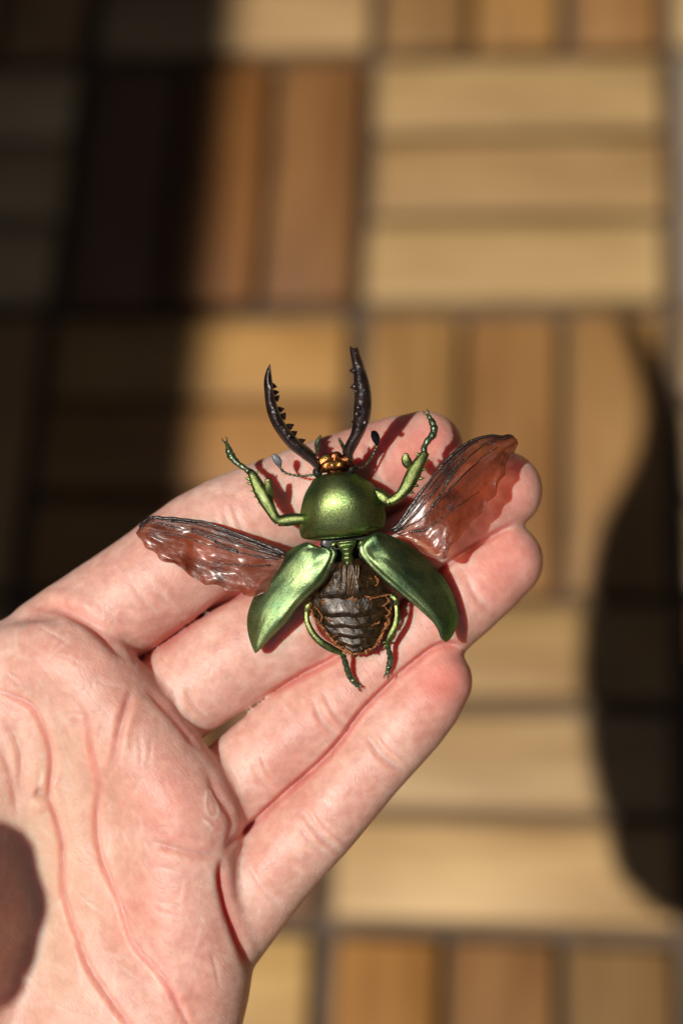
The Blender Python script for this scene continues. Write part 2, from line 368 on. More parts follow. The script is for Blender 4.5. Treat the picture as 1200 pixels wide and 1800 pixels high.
# ------------------------------------------------------------------ the hand: one continuous surface grown from a distance field
VOX = .62
lo = np.array([-100., -152., -46.]); hi = np.array([40., 28., 36.])
nx, ny, nz = np.ceil((hi - lo) / VOX).astype(int) + 1
ax = [lo[k] + VOX * np.arange(n_) for k, n_ in enumerate((nx, ny, nz))]
def field(): return np.full((nx, ny, nz), 30., np.float32)
def smin(a, b, k):
    h = np.maximum(k - np.abs(a - b), 0) / k
    return np.minimum(a, b) - h * h * k * .25
def add_cone(F, a, ra, b, rb, k, flat=1.0):
    a = np.asarray(a); b = np.asarray(b); rm = max(ra, rb) + k + 2.5
    l = np.minimum(a, b) - rm; h = np.maximum(a, b) + rm
    sl = tuple(slice(max(0, int((l[q] - lo[q]) / VOX)), max(0, min((nx, ny, nz)[q], int((h[q] - lo[q]) / VOX) + 2))) for q in range(3))
    if any(s_.stop <= s_.start for s_ in sl): return
    X = ax[0][sl[0]][:, None, None].astype(np.float32); Y = ax[1][sl[1]][None, :, None].astype(np.float32); Z = ax[2][sl[2]][None, None, :].astype(np.float32)
    d = b - a; dd = float(d @ d) + 1e-9
    t = np.clip(((X - a[0]) * d[0] + (Y - a[1]) * d[1] + (Z - a[2]) * d[2]) / dd, 0, 1)
    q = np.sqrt((X - a[0] - t * d[0]) ** 2 + (Y - a[1] - t * d[1]) ** 2 + ((Z - a[2] - t * d[2]) / flat) ** 2) - (ra + (rb - ra) * t)
    F[sl] = np.minimum(F[sl], q) if k <= 0 else smin(F[sl], q, k)
def chain(F, pts, k, n=12, flat=1.0):
    p = catmull(pts, n)
    w = P(p[:, 0], p[:, 1], p[:, 2]); r = p[:, 3] * .09
    for i in range(n - 1): add_cone(F, w[i], r[i], w[i + 1], r[i + 1], k, flat)
FING = {
    'index': [(60, 1165, -14, 96), (160, 1097, -13, 97), (268, 1024, -12, 96), (373, 946, -11.6, 94.5), (512, 882, -12, 89), (600, 846, -12, 84), (679, 817, -12.6, 80), (745, 793, -13.5, 74)],
    'middle': [(200, 1300, -14, 90), (310, 1222, -12.5, 88.5), (430, 1143, -11.5, 89), (552, 1079, -11.2, 86), (640, 1020, -11.6, 82), (720, 966, -11.6, 80), (800, 914, -12.0, 78), (884, 862, -13, 72)],
    'ring': [(310, 1470, -14, 88), (415, 1383, -12.2, 86), (535, 1279, -11, 82), (600, 1228, -10.8, 81), (650, 1186, -11, 79), (770, 1085, -11.2, 76), (830, 1033, -11.6, 75), (886, 986, -12.6, 71)],
    'pinky': [(370, 1655, -12, 88), (437, 1573, -10.5, 83), (485, 1517, -9.5, 78), (548, 1452, -8.6, 75), (600, 1396, -8.2, 71), (645, 1347, -8, 67), (725, 1256, -8, 68), (767, 1197, -8.8, 65)],
}
FF = None
for k_, pts in FING.items():
    F1 = field(); chain(F1, pts, 1.2, 16)
    FF = F1 if FF is None else smin(FF, F1, .35)
for web in ([(262, 1148, -17, 26), (330, 1099, -17, 26), (420, 1045, -16, 26), (545, 968, -14, 30), (700, 893, -14.5, 28), (800, 828, -15.5, 22)], [(482, 1216, -14, 26), (530, 1188, -14, 30), (700, 1066, -14, 30), (860, 946, -15, 24)],
            [(410, 1485, -12.5, 26), (496, 1400, -12, 28), (600, 1300, -11.5, 28), (725, 1167, -11.5, 26)]):
    F1 = field(); chain(F1, web, 0, 12); FF = smin(FF, F1, .5)
FP = field()
for a_, b_ in (((32, 1178, -16, 96), (-200, 1750, -24, 140)), ((166, 1318, -15, 98), (-130, 1850, -24, 150)),
               ((274, 1482, -15, 95), (-60, 1950, -24, 155)), ((310, 1640, -15, 98), (0, 2060, -22, 150)),
               ((-110, 1850, -24, 150), (90, 2250, 5, 150)), ((0, 2000, -20, 150), (160, 2300, 8, 140)), ((90, 2250, 5, 150), (170, 2600, 45, 165))):
    wa, wb = P(*a_[:3]), P(*b_[:3]); add_cone(FP, wa, a_[3] * .09, wb, b_[3] * .09, 9)
# rolled pad along the far edge of the palm, overhanging the finger roots
chain(FP, [(0, 1185, -9, 52), (68, 1158, -7.6, 56), (132, 1166, -5.8, 66), (163, 1206, -5.2, 72), (211, 1268, -5.2, 73), (262, 1335, -5.2, 74), (304, 1395, -5.2, 75), (333, 1440, -5.2, 78), (320, 1500, -5.6, 74), (320, 1560, -5.8, 78), (335, 1630, -6.8, 82), (338, 1700, -8.5, 88), (285, 1830, -12, 108), (180, 2000, -16, 130)], 5, 26)
for a_, b_ in (((-30, 1330, -12, 120), (-140, 1620, -12, 165)), ((-140, 1620, -12, 165), (-150, 1950, -16, 170)), ((230, 1600, -12, 90), (120, 1950, -15, 140)), ((60, 1250, -12, 90), (170, 1480, -13, 90))):
    wa, wb = P(*a_[:3]), P(*b_[:3]); add_cone(FP, wa, a_[3] * .09, wb, b_[3] * .09, 7)
FT = field(); chain(FT, [(-200, 1990, -10, 140), (-290, 1880, -2, 112), (-335, 1780, 4, 98), (-350, 1690, 8, 92), (-350, 1600, 11, 86), (-355, 1540, 12, 76), (-360, 1500, 12, 60)], 2, 12)
F = smin(FP, FT, 6); F = smin(F, FF, 1.0)
def surface_nets(F):
    s = F < 0
    cor = [(a_, b_, c_) for a_ in (0, 1) for b_ in (0, 1) for c_ in (0, 1)]
    def cs(o, arr): return arr[o[0]:nx - 1 + o[0], o[1]:ny - 1 + o[1], o[2]:nz - 1 + o[2]]
    cnt = sum(cs(o, s).astype(np.int8) for o in cor)
    act = (cnt > 0) & (cnt < 8); I = np.argwhere(act); idx = np.full(act.shape, -1, np.int32); idx[act] = np.arange(len(I))
    val = {o: F[I[:, 0] + o[0], I[:, 1] + o[1], I[:, 2] + o[2]] for o in cor}
    acc = np.zeros((len(I), 3)); num = np.zeros(len(I))
    for o in cor:
        for d in range(3):
            if o[d]: continue
            e = list(o); e[d] = 1; e = tuple(e); a_, b_ = val[o], val[e]
            cr = (a_ < 0) != (b_ < 0); t = np.where(cr, a_ / np.where(cr, a_ - b_, 1), 0)
            p = np.tile(np.array(o, float), (len(I), 1)); p[:, d] = t
            acc[cr] += p[cr]; num[cr] += 1
    V = lo + (I + acc / num[:, None]) * VOX
    faces = []
    for d in range(3):
        sh = [nx, ny, nz]; a_ = [slice(1, -1)] * 3; b_ = [slice(1, -1)] * 3
        a_[d] = slice(0, sh[d] - 1); b_[d] = slice(1, sh[d])
        sa, sb = s[tuple(a_)], s[tuple(b_)]; E = np.argwhere(sa != sb)
        fl = sa[tuple(E.T)]
        E = E + np.array([0 if q == d else 1 for q in range(3)])
        u_, w_ = [(1, 2), (2, 0), (0, 1)][d]
        def off(du, dw):
            G = E.copy(); G[:, u_] -= du; G[:, w_] -= dw; return idx[G[:, 0], G[:, 1], G[:, 2]]
        q = np.stack([off(1, 1), off(0, 1), off(0, 0), off(1, 0)], 1)
        q[~fl] = q[~fl][:, ::-1]; faces.append(q)
    return V, np.vstack(faces)
V, Fq = surface_nets(F)
def laplace(V, Fq, it, w=.5):
    e = np.vstack([Fq[:, [0, 1]], Fq[:, [1, 2]], Fq[:, [2, 3]], Fq[:, [3, 0]]]); e = np.vstack([e, e[:, ::-1]])
    deg = np.bincount(e[:, 0], minlength=len(V))[:, None]
    for _ in range(it):
        acc = np.stack([np.bincount(e[:, 0], weights=V[e[:, 1], k], minlength=len(V)) for k in range(3)], 1)
        V = V + w * (acc / np.maximum(deg, 1) - V)
    return V
V = laplace(V, Fq, 3)
GAPS = [[(275, 1142), (330, 1099), (420, 1045), (545, 968), (640, 924), (715, 888), (790, 838), (835, 800)], [(455, 1234), (520, 1194), (600, 1150), (700, 1066), (790, 990), (860, 946), (912, 918)],
        [(394, 1498), (433, 1458), (496, 1400), (558, 1346), (600, 1300), (633, 1254), (683, 1204), (725, 1167), (775, 1134), (822, 1140)]]
def local_smooth(V, Fq, it):
    x, y = PX0 + V[:, 0] / (D - V[:, 2]) * FPX, PY0 - V[:, 1] / (D - V[:, 2]) * FPX
    near = np.full(len(V), 1e9)
    for g_ in GAPS:
        c_ = catmull(g_, 40)[:, :2]
        for q_ in c_: near = np.minimum(near, np.hypot(x - q_[0], y - q_[1]))
    w_ = (np.clip(1 - near / 34, 0, 1) ** .7)[:, None]
    for _ in range(it): V = V + w_ * (laplace(V, Fq, 1, .6) - V)
    return V
def quad_mesh(name, V, Fq):
    me = bpy.data.meshes.new(name); me.vertices.add(len(V)); me.vertices.foreach_set('co', V.astype(np.float32).ravel())
    me.loops.add(Fq.size); me.loops.foreach_set('vertex_index', Fq.astype(np.int32).ravel())
    me.polygons.add(len(Fq)); me.polygons.foreach_set('loop_start', np.arange(0, Fq.size, 4, dtype=np.int32))
    me.update(calc_edges=True); return me
V = local_smooth(V, Fq, 5)
raw = quad_mesh('hand_raw', V, Fq); tmp = link('hand_raw', raw)
md = tmp.modifiers.new('s', 'SUBSURF'); md.levels = 1; md.subdivision_type = 'CATMULL_CLARK'
dg = bpy.context.evaluated_depsgraph_get()
hm = bpy.data.meshes.new_from_object(tmp.evaluated_get(dg)); bpy.data.objects.remove(tmp); hm.name = 'hand'
nV = len(hm.vertices)
co_ = np.empty(nV * 3, np.float32); hm.vertices.foreach_get('co', co_); V = co_.reshape(-1, 3).astype(float)
nn_ = np.empty(nV * 3, np.float32); hm.vertices.foreach_get('normal', nn_); NRM = nn_.reshape(-1, 3).astype(float)
vpx = PX0 + V[:, 0] / (D - V[:, 2]) * FPX; vpy = PY0 - V[:, 1] / (D - V[:, 2]) * FPX
front = NRM[:, 2] > -.1
dz_ = np.zeros(nV); disp = np.zeros(nV); blush_shade = np.zeros(nV); dry = np.zeros(nV)
def seg_dist(poly, px, py):
    best = np.full(len(px), 1e9); tt = np.zeros(len(px)); n = len(poly) - 1
    for i in range(n):
        a_, b_ = poly[i], poly[i + 1]; d = b_ - a_; t = np.clip(((px - a_[0]) * d[0] + (py - a_[1]) * d[1]) / (d @ d + 1e-9), 0, 1)
        q = np.hypot(px - a_[0] - t * d[0], py - a_[1] - t * d[1]); m_ = q < best
        best[m_] = q[m_]; tt[m_] = (i + t[m_]) / n
    return best, tt
def crease(pts, depth, w, bul=.35, red=0.0, taper=.25, dr=0.0, n=None, down=False):
    poly = catmull(pts, n or max(6, 4 * len(pts)))[:, :2]; mrg = 5 * w
    m_ = np.nonzero(front & (vpx > poly[:, 0].min() - mrg) & (vpx < poly[:, 0].max() + mrg) & (vpy > poly[:, 1].min() - mrg) & (vpy < poly[:, 1].max() + mrg))[0]
    if not len(m_): return
    d, t = seg_dist(poly, vpx[m_], vpy[m_])
    e = np.clip(np.minimum(t, 1 - t) / max(taper, 1e-3), 0, 1); e = e * e * (3 - 2 * e)
    g1 = np.exp(-(d / w) ** 2); g2 = np.exp(-((d - 2.4 * w) / (1.4 * w)) ** 2)
    if down: dz_[m_] -= e * depth * g1              # straight into the gap
    else: disp[m_] += e * depth * (-g1 + bul * g2)
    if red: blush_shade[m_] = np.maximum(blush_shade[m_], red * e * np.exp(-(d / (1.3 * w)) ** 2))  # redness along creases, standing in for shade in the gaps
    if dr: dry[m_] = np.maximum(dry[m_], dr * e * g1)
# --- the big folds of the palm
LIFE = [(-20, 1205), (20, 1222), (56, 1242), (80, 1285), (91, 1325), (91, 1362), (88, 1402), (101, 1438), (112, 1492), (112, 1560), (124, 1605), (139, 1650), (157, 1699), (187, 1747), (225, 1800), (260, 1850)]
HEAD = [(120, 1215), (150, 1262), (163, 1330), (174, 1375), (172, 1412), (171, 1440), (173, 1476), (180, 1510), (195, 1547), (212, 1584), (225, 1628), (241, 1665), (268, 1696), (292, 1727), (312, 1764), (335, 1810), (360, 1860)]
crease(LIFE, .78, 4.8, .12, .7, .1, .2); crease(HEAD, .7, 4.5, .12, .7, .18, .2)
for fold, off, dp in ((LIFE, 24, .42), (HEAD, 22, .34)):
    q_ = catmull(fold, 40); t_ = np.gradient(q_, axis=0); t_ /= np.hypot(t_[:, 0], t_[:, 1])[:, None]
    crease(np.stack([q_[:, 0] + t_[:, 1] * -off, q_[:, 1] + t_[:, 0] * off], 1), -dp, 22, 0, 0, .2, 0, 40)
crease([(236, 1200), (222, 1244), (210, 1285), (203, 1320), (194, 1350), (182, 1376)], .5, 6, .3, .3)
crease([(262, 1474), (300, 1490), (340, 1499), (375, 1500), (398, 1488)], .7, 8, .3, .35)
crease([(0, 1255), (25, 1290), (38, 1330), (36, 1380), (50, 1420)], .5, 7, .08, .25)
crease([(-10, 1300), (12, 1340), (25, 1390), (30, 1440)], .4, 7, .08, .25)
crease([(60, 1390), (78, 1398), (90, 1404)], .8, 9, .3, .2)
crease([(120, 1100), (70, 1085), (20, 1095)], .35, 9, .3)
crease([(40, 1068), (100, 1068), (150, 1090), (195, 1130), (232, 1170)], .8, 9, .3, .45, .3)
# medium lines that branch off the big folds
def z5(pts): return [(x * .375, 1000 + y * .375) for x, y in pts]
def z6(pts): return [(x * .375, 1350 + y * .375) for x, y in pts]
for pts, dp in ((z5([(400, 690), (425, 820), (450, 930), (468, 1010)]), .3), (z5([(485, 690), (468, 790), (462, 880)]), .22), (z5([(648, 740), (662, 850), (655, 950)]), .22), (z5([(712, 760), (706, 860), (690, 940)]), .2),
                (z5([(555, 870), (572, 940), (592, 1010)]), .22), (z5([(150, 255), (230, 300), (310, 345), (380, 400)]), .25), (z5([(60, 330), (170, 380), (300, 470), (420, 520)]), .2), (z5([(250, 420), (340, 470), (370, 500)]), .2),
                (z5([(10, 470), (80, 510), (140, 560)]), .25), (z5([(240, 1020), (300, 1060), (340, 1120)]), .2), (z5([(120, 450), (140, 540), (150, 620)]), .2), (z5([(430, 520), (520, 545), (610, 560)]), .22),
                (z5([(290, 690), (350, 680), (420, 700)]), .2), (z6([(350, 570), (430, 630), (520, 700), (560, 760)]), .22), (z6([(260, 700), (320, 770), (380, 850)]), .2), (z6([(200, 720), (260, 790), (300, 860)]), .18),
                (z6([(740, 440), (690, 360), (660, 320)]), .2), (z6([(700, 480), (780, 470), (860, 500)]), .2), (z6([(730, 620), (820, 640), (930, 660)]), .18), (z6([(720, 660), (820, 690), (900, 720)]), .18), (z6([(600, 400), (660, 440), (720, 520)]), .2),
                (z6([(380, 350), (440, 400), (470, 440)]), .22), (z6([(240, 160), (262, 230), (270, 300)]), .25), (z6([(150, 420), (190, 500), (230, 600)]), .25), (z6([(110, 1110), (260, 1120), (400, 1180)]), .2), (z6([(980, 830), (1010, 930), (1030, 1060)]), .25),
                (z6([(500, 860), (570, 880), (640, 900)]), .18), (z6([(820, 1080), (860, 1150), (900, 1220)]), .2)):
    crease(pts, dp * .62, 3.0, .15, .12, .4, .3)
# folds where the fingers leave the palm
crease([(252, 1205), (298, 1252), (334, 1296), (354, 1322)], .4, 7, .2, .5)
crease([(362, 1340), (380, 1395), (408, 1440), (402, 1480), (392, 1510)], .4, 7, .2, .4)
crease([(393, 1500), (389, 1540), (398, 1590), (413, 1635), (432, 1685), (440, 1712)], 1.0, 7, .2, .85, .2)
# joint creases of the fingers
for a_, b_, dp, w_ in (((300, 1210), (352, 1285), .35, 6), ((322, 1196), (376, 1272), .2, 4), ((548, 1222), (600, 1300), .4, 6), ((566, 1208), (620, 1284), .28, 5), ((440, 1330), (486, 1392), .2, 5), ((455, 1318), (500, 1384), .15, 4),
                       ((640, 1283), (712, 1358), .55, 6), ((655, 1270), (724, 1342), .2, 4), ((528, 1418), (604, 1504), .5, 6), ((518, 1434), (590, 1514), .3, 5), ((541, 1404), (616, 1488), .22, 4), ((430, 1500), (500, 1600), .2, 5),
                       ((222, 1000), (290, 1090), .2, 5), ((390, 880), (440, 985), .3, 6), ((405, 872), (458, 975), .25, 5), ((375, 890), (420, 990), .2, 4), ((640, 760), (690, 870), .3, 6),
                       ((800, 860), (850, 950), .3, 6), ((815, 1000), (870, 1080), .3, 6)):
    mid = ((a_[0] + b_[0]) / 2 - 7, (a_[1] + b_[1]) / 2 + 6)
    crease([a_, mid, b_], dp, w_, .3, .12, .3, .25)
# the healing blister rim on the palm below the ring finger
crease([(364, 1388), (360, 1405), (362, 1425), (372, 1437), (383, 1432), (382, 1414), (374, 1398), (366, 1386)], -.13, 2.6, 0, 0, .05, .6)
crease([(352, 1440), (366, 1448), (378, 1462)], -.2, 3, 0, 0, .3, .8)
# fine secondary lines: palm lines run down the hand, finger lines cross the fingers
for _ in range(260):
    x, y = random.uniform(-10, 400), random.uniform(1080, 1800)
    a_ = R(random.gauss(100, 16) if random.random() < .65 else random.gauss(40, 18)); l_ = random.uniform(25, 110)
    d_ = np.array([math.cos(a_), math.sin(a_)]) * l_ / 2; o_ = np.array([-d_[1], d_[0]]) * random.uniform(-.15, .15)
    crease([np.array([x, y]) - d_, np.array([x, y]) + o_, np.array([x, y]) + d_], random.uniform(.01, .045), random.uniform(2.6, 3.6), .3, 0, .45, random.uniform(0, .35), 7)
for f_ in FING.values():
    p = catmull(f_, 60)
    for _ in range(34):
        i = random.randint(8, 56); t = p[min(i + 1, 59), :2] - p[i - 1, :2]; t /= np.hypot(*t); nrm = np.array([-t[1], t[0]])
        c = p[i, :2] + nrm * random.uniform(-.6, .6) * p[i, 3]; l_ = random.uniform(12, 60); d_ = (nrm + t * random.gauss(0, .12)) * l_ / 2
        crease([c - d_, c + t * random.uniform(-3, 3), c + d_], random.uniform(.01, .04), random.uniform(2.6, 3.6), .3, 0, .4, random.uniform(0, .4), 6)
# where neighbouring fingers press together; the gap shade is painted in as red
crease([(238, 1166), (330, 1099), (420, 1045), (545, 968), (640, 924), (715, 888), (790, 838), (835, 800)], 2.0, 5.5, 0, .8, .08, down=True)
crease([(450, 1236), (530, 1188), (600, 1150), (700, 1066), (790, 990), (860, 946), (912, 918)], 2.0, 5.5, 0, .8, .08, down=True)
crease([(394, 1498), (433, 1458), (496, 1400), (558, 1346), (600, 1300), (633, 1254), (683, 1204), (725, 1167), (775, 1134), (822, 1140)], 2.0, 5.5, 0, .8, .06, down=True)
# soft swellings
def swell(x, y, rx, ry, h, red=0):
    g = np.exp(-((vpx - x) / rx) ** 2 - ((vpy - y) / ry) ** 2) * front
    disp[:] += h * g
    if red > 0: blush_shade[:] = np.maximum(blush_shade, red * g)
for a in ((142, 1590, 34, 110, .35), (55, 1500, 40, 120, .3), (250, 1560, 60, 60, .5), (300, 1420, 60, 50, .7), (132, 1400, 30, 70, .25), (270, 1640, 60, 50, .4), (110, 1150, 60, 30, .5), (60, 1180, 60, 30, .3)): swell(*a)
for a in ((778, 1195, 62, 55, 0, .72), (735, 790, 85, 70, 0, .5), (880, 865, 85, 80, 0, .55), (880, 990, 85, 80, 0, .55), (300, 1420, 90, 70, 0, .28), (260, 1600, 110, 90, 0, .22), (200, 1160, 60, 40, 0, .2), (390, 1440, 30, 60, 0, .25)): swell(*a)
V = V + NRM * disp[:, None]; V[:, 2] += dz_
sall = np.clip(np.exp(-(((vpx - 90) / 120) ** 2 + ((vpy - 1520) / 260) ** 2)), 0, 1)
# flow coordinates: x along the limb, y across, in mm
flow = np.zeros((nV, 3)); wsum = np.full(nV, 1e-6)
ang = np.full(nV, 0.0)
th = R(-38); pal = np.stack([V[:, 0] * math.cos(th) - V[:, 1] * math.sin(th), V[:, 0] * math.sin(th) + V[:, 1] * math.cos(th)], 1)
flow[:, 0] = pal[:, 1]; flow[:, 1] = pal[:, 0]; flow[:, 2] = V[:, 2]
hm.vertices.foreach_set('co', (V / 1000).astype(np.float32).ravel())
for nm, arr in (('blush_shade', blush_shade), ('sallow', sall), ('dryline', dry)):
    hm.attributes.new(nm, 'FLOAT', 'POINT').data.foreach_set('value', arr.astype(np.float32))
hm.attributes.new('skin_flow', 'FLOAT_VECTOR', 'POINT').data.foreach_set('vector', flow.astype(np.float32).ravel())
smooth(hm)
hand = link('hand', hm, None, SKIN); hand.matrix_world = HAND_M
tag(hand, 'open bare palm with slightly spread fingers carrying the green beetle in sunlight', 'hand')
# height of the skin under a pixel
top = {}
sel = np.nonzero((NRM[:, 2] > 0) & (vpx > 200) & (vpx < 1000))[0]
for x_, y_, z_ in zip((vpx[sel] // 8).astype(int), (vpy[sel] // 8).astype(int), V[sel, 2]):
    if z_ > top.get((x_, y_), -99): top[(x_, y_)] = z_
def skin(px, py, default=-9): return top.get((int(px // 8), int(py // 8)), default)

# ------------------------------------------------------------------ the beetle
B0 = P(605, 985, -3.2)
beetle = bpy.data.objects.new('beetle', None); C.objects.link(beetle); beetle.empty_display_size = .01
beetle.matrix_world = HAND_M @ Matrix.Translation(Vector(B0 / 1000))
tag(beetle, 'metallic green stag beetle with spread wings and long dark jaws resting on the open fingers', 'beetle')
def bd(mb, name, mat, parent=None, label=None):
    o = mb.build(name, mat, parent or beetle, B0)
    if label: o['label'] = label
    return o
def z1(pts): # zoom of the jaws
    return [(380 + x * .25, 580 + y * .25) for x, y in pts]
def z2(pts): return [(640 + x * .25, 700 + y * .25) for x, y in pts]
def z3(pts): return [(220 + x * .25, 860 + y * .25) for x, y in pts]
def z4(pts): return [(420 + x / 3, 800 + y / 3) for x, y in pts]
def wz(pts, zs):
    zz = np.interp(np.linspace(0, 1, len(pts)), np.linspace(0, 1, len(zs)), zs)
    return [(p[0], p[1], z_) for p, z_ in zip(pts, zz)]
dome = lambda h, p=.5: (lambda u, v: h * np.clip(1 - v * v, 0, 1) ** p)
def ends(u, a=.1, b=.1):
    return np.sqrt(np.clip(1 - np.clip(1 - u / a, 0, 1) ** 2, 0, 1) * np.clip(1 - np.clip(1 - (1 - u) / b, 0, 1) ** 2, 0, 1))

# pronotum: a smooth dome with a beaded hind margin
Lp = z4([(480, 92), (408, 116), (375, 155), (343, 215), (325, 290), (319, 360), (320, 410), (340, 440), (420, 452)])
Rp = z4([(520, 90), (595, 93), (655, 117), (705, 155), (747, 215), (770, 285), (773, 340), (750, 390), (640, 428)])
def ptop(u, v):
    z = 7.2 * np.clip(1 - np.abs(v) ** 2.3, 0, 1) ** .55 * (np.sin(math.pi * np.clip(u * .93 + .02, 0, 1)) ** .55)
    return z - .75 * np.exp(-((u - .90 + .03 * v * v) / .018) ** 2) + .5 * np.exp(-((u - .945 + .02 * v * v) / .022) ** 2) * np.sqrt(np.clip(1 - v * v, 0, 1))
mb = MB().loft(wz(Lp, [.6, .6, .2]), wz(Rp, [.6, .6, .2]), 100, 41, ptop, lambda u, v: -2.2 * ends(u, .2, .2) * np.sqrt(np.clip(1 - v * v, 0, 1)))
bd(mb, 'pronotum', GREEN)

# dark body below the shield and between the wing cases
mb = MB().loft(wz(z4([(440, 430), (430, 480), (470, 540), (500, 600)]), [.5]), wz(z4([(720, 420), (760, 450), (720, 540), (680, 600)]), [.5]), 14, 15, dome(.4), dome(-3.2))
bd(mb, 'thorax', JOINT)
# scutellum
Ls = z4([(512, 455), (520, 480), (535, 505), (545, 525), (540, 550), (555, 572), (568, 582)])
Rs = z4([(622, 440), (612, 475), (602, 500), (596, 520), (604, 545), (592, 570), (572, 583)])
mb = MB().loft(wz(Ls, [3.2, 3.4, 3.2]), wz(Rs, [3.2, 3.4, 3.2]), 26, 15, lambda u, v: 1.1 * np.sqrt(np.clip(1 - v * v, 0, 1)) * (.65 + .5 * np.cos(u * 9.5) ** 2) * ends(u, .08, .12), dome(-.6))
for x, y, r_ in ((650, 462, 9), (672, 446, 8), (640, 482, 6), (500, 470, 7)): mb.ball((*z4([(x, y)])[0], 2.6), r_, r_ * .7, r_ * .7, .6, 12, 9, .2)
bd(mb, 'scutellum', GREEN)

# wing cases
def elytron(Lo, Li, zo, zi, dent, flip):
    def top_(u, v):
        vv = v * flip                                    # +1 = inner (suture) side
        z = 2.3 * np.clip(1 - np.abs(v) ** 2.6, 0, 1) ** .7 * (.5 + .5 * ends(u, .16, .3))
        z = z - .3 * np.exp(-((vv - .84) / .06) ** 2) * ends(u, .1, .1) - .22 * np.exp(-((vv + .88) / .05) ** 2) * ends(u, .1, .1)                # gutter inside the rim
        z = z - dent * np.exp(-((u - .22) / .07) ** 2 - ((vv - .45) / .3) ** 2)
        z = z - .09 * np.exp(-((vv + .25 + .35 * u) / .16) ** 2) * ends(u, .25, .3)              # long hollow
        return z + .025 * np.sin(v * 17 + 3 * u) * ends(u, .2, .2) + .05 * np.sin(u * 17 + v * 4)
    bot = lambda u, v: np.maximum(top_(u, v) - .9, -.25) * np.clip((1 - v * v) * 6, 0, 1) - .25 * np.sqrt(np.clip(1 - v * v, 0, 1))
    mb = MB().loft(wz(Lo, zo), wz(Li, zi), 70, 33, top_, bot)
    return bd(mb, 'elytron', GREEN_DEEP)
elytron(z4([(350, 459), (290, 485), (240, 530), (188, 592), (130, 662), (80, 742), (50, 822), (42, 885), (50, 950), (68, 1010), (84, 1043)]),
        z4([(360, 459), (440, 488), (490, 488), (516, 512), (508, 548), (488, 596), (466, 642), (430, 690), (370, 742), (312, 800), (258, 872), (202, 930), (150, 984), (108, 1030), (88, 1045)]),
        [3.2, 1.6, -.2, -.6, .2], [4.6, 5.2, 4.4, 2.6, .6], .7, 1)
elytron(z4([(735, 405), (800, 425), (860, 450), (922, 492), (1000, 560), (1070, 640), (1122, 725), (1150, 820), (1152, 885), (1132, 940), (1108, 975), (1092, 985)]),
        z4([(725, 405), (685, 425), (648, 455), (630, 490), (642, 532), (682, 582), (740, 640), (800, 690), (860, 740), (922, 790), (980, 842), (1022, 884), (1048, 925), (1064, 968), (1086, 985)]),
        [3.2, 1.4, -.4, -1.0, .2], [4.4, 5.4, 5.0, 3.8, 1.8], .6, 1)

# hind wings: crumpled translucent membranes with raised veins
def wing(cost, trail, zc, zt, veins, ph):
    cst = wz(cost, zc); trl = wz(trail, zt)
    Cc, Tt = catmull(cst, 70), catmull(trl, 70)
    def crk(u, v):
        w = (v + 1) / 2
        z = (.16 * np.sin(w * 15 + 5 * u + ph + .8 * np.sin(9 * u)) + .08 * np.sin(w * 31 - 7 * u + 2 * ph) + .12 * np.sin(u * 17 + 7 * w + ph) + .07 * np.sin(u * 33 - 13 * w)) * np.clip(w * 4, 0, 1) * (.6 + .4 * u)
        return z + .03 * np.sin(u * 63 + w * 31 + ph) * w + .5 * np.exp(-((w - .10) / .05) ** 2) * .5
    def jit(u, v):
        w = (v + 1) / 2; e = np.clip((w - .8) * 5, 0, 1)
        return np.stack([e * 2.2 * np.sin(u * 55 + ph), e * 2.4 * np.sin(u * 43 + 2 * ph), 0 * u], -1)
    mb = MB().loft(cst, trl, 90, 41, lambda u, v: crk(u, v) + .03, lambda u, v: crk(u, v) - .03, jit)
    w_ob = bd(mb, 'hind_wing', WING)
    for path, r0, r1 in veins:
        us = np.linspace(path[0][0], path[-1][0], 30); ws = np.interp(us, [q[0] for q in path], [q[1] for q in path])
        ii = us * 69; c = np.stack([np.interp(ii, np.arange(70), Cc[:, k]) for k in range(3)], 1); t = np.stack([np.interp(ii, np.arange(70), Tt[:, k]) for k in range(3)], 1)
        p = c * (1 - ws)[:, None] + t * ws[:, None]; p[:, 2] += crk(us, ws * 2 - 1) + .12
        p[:, :2] += rng.normal(0, .5, (30, 2))
        bd(MB().tube(p.tolist(), np.linspace(r0, r1, 8) * (1 + .25 * rng.normal(0, 1, 8)), 44, 6), 'vein', VEIN, w_ob)
    return w_ob
VEINS = [([(.0, .0), (.5, .0), (.98, .0)], 4.0, 2.4), ([(.02, .05), (.4, .08), (.75, .05)], 2.6, 1.4), ([(.03, .11), (.3, .17), (.62, .17)], 2.2, 1.6),
         ([(.05, .2), (.3, .32), (.5, .36), (.85, .38)], 1.7, .5), ([(.45, .24), (.7, .2), (.95, .12)], 2.0, .7), ([(.08, .36), (.35, .58), (.6, .74)], 1.3, .4), ([(.3, .3), (.45, .27), (.52, .22)], 2.6, 1.2)]
wing(z3([(1130, 455), (1000, 398), (850, 338), (700, 278), (560, 234), (400, 213), (200, 200), (140, 225), (88, 285)]),
     z3([(1060, 700), (960, 745), (860, 745), (760, 712), (640, 682), (520, 650), (445, 600), (400, 552), (300, 512), (215, 465), (150, 400), (95, 350), (84, 300)]),
     [3.0, 2.6, 1.0, -1.2, -2.6], [2.4, 2.2, .8, -1.6, -2.8], VEINS, .4)
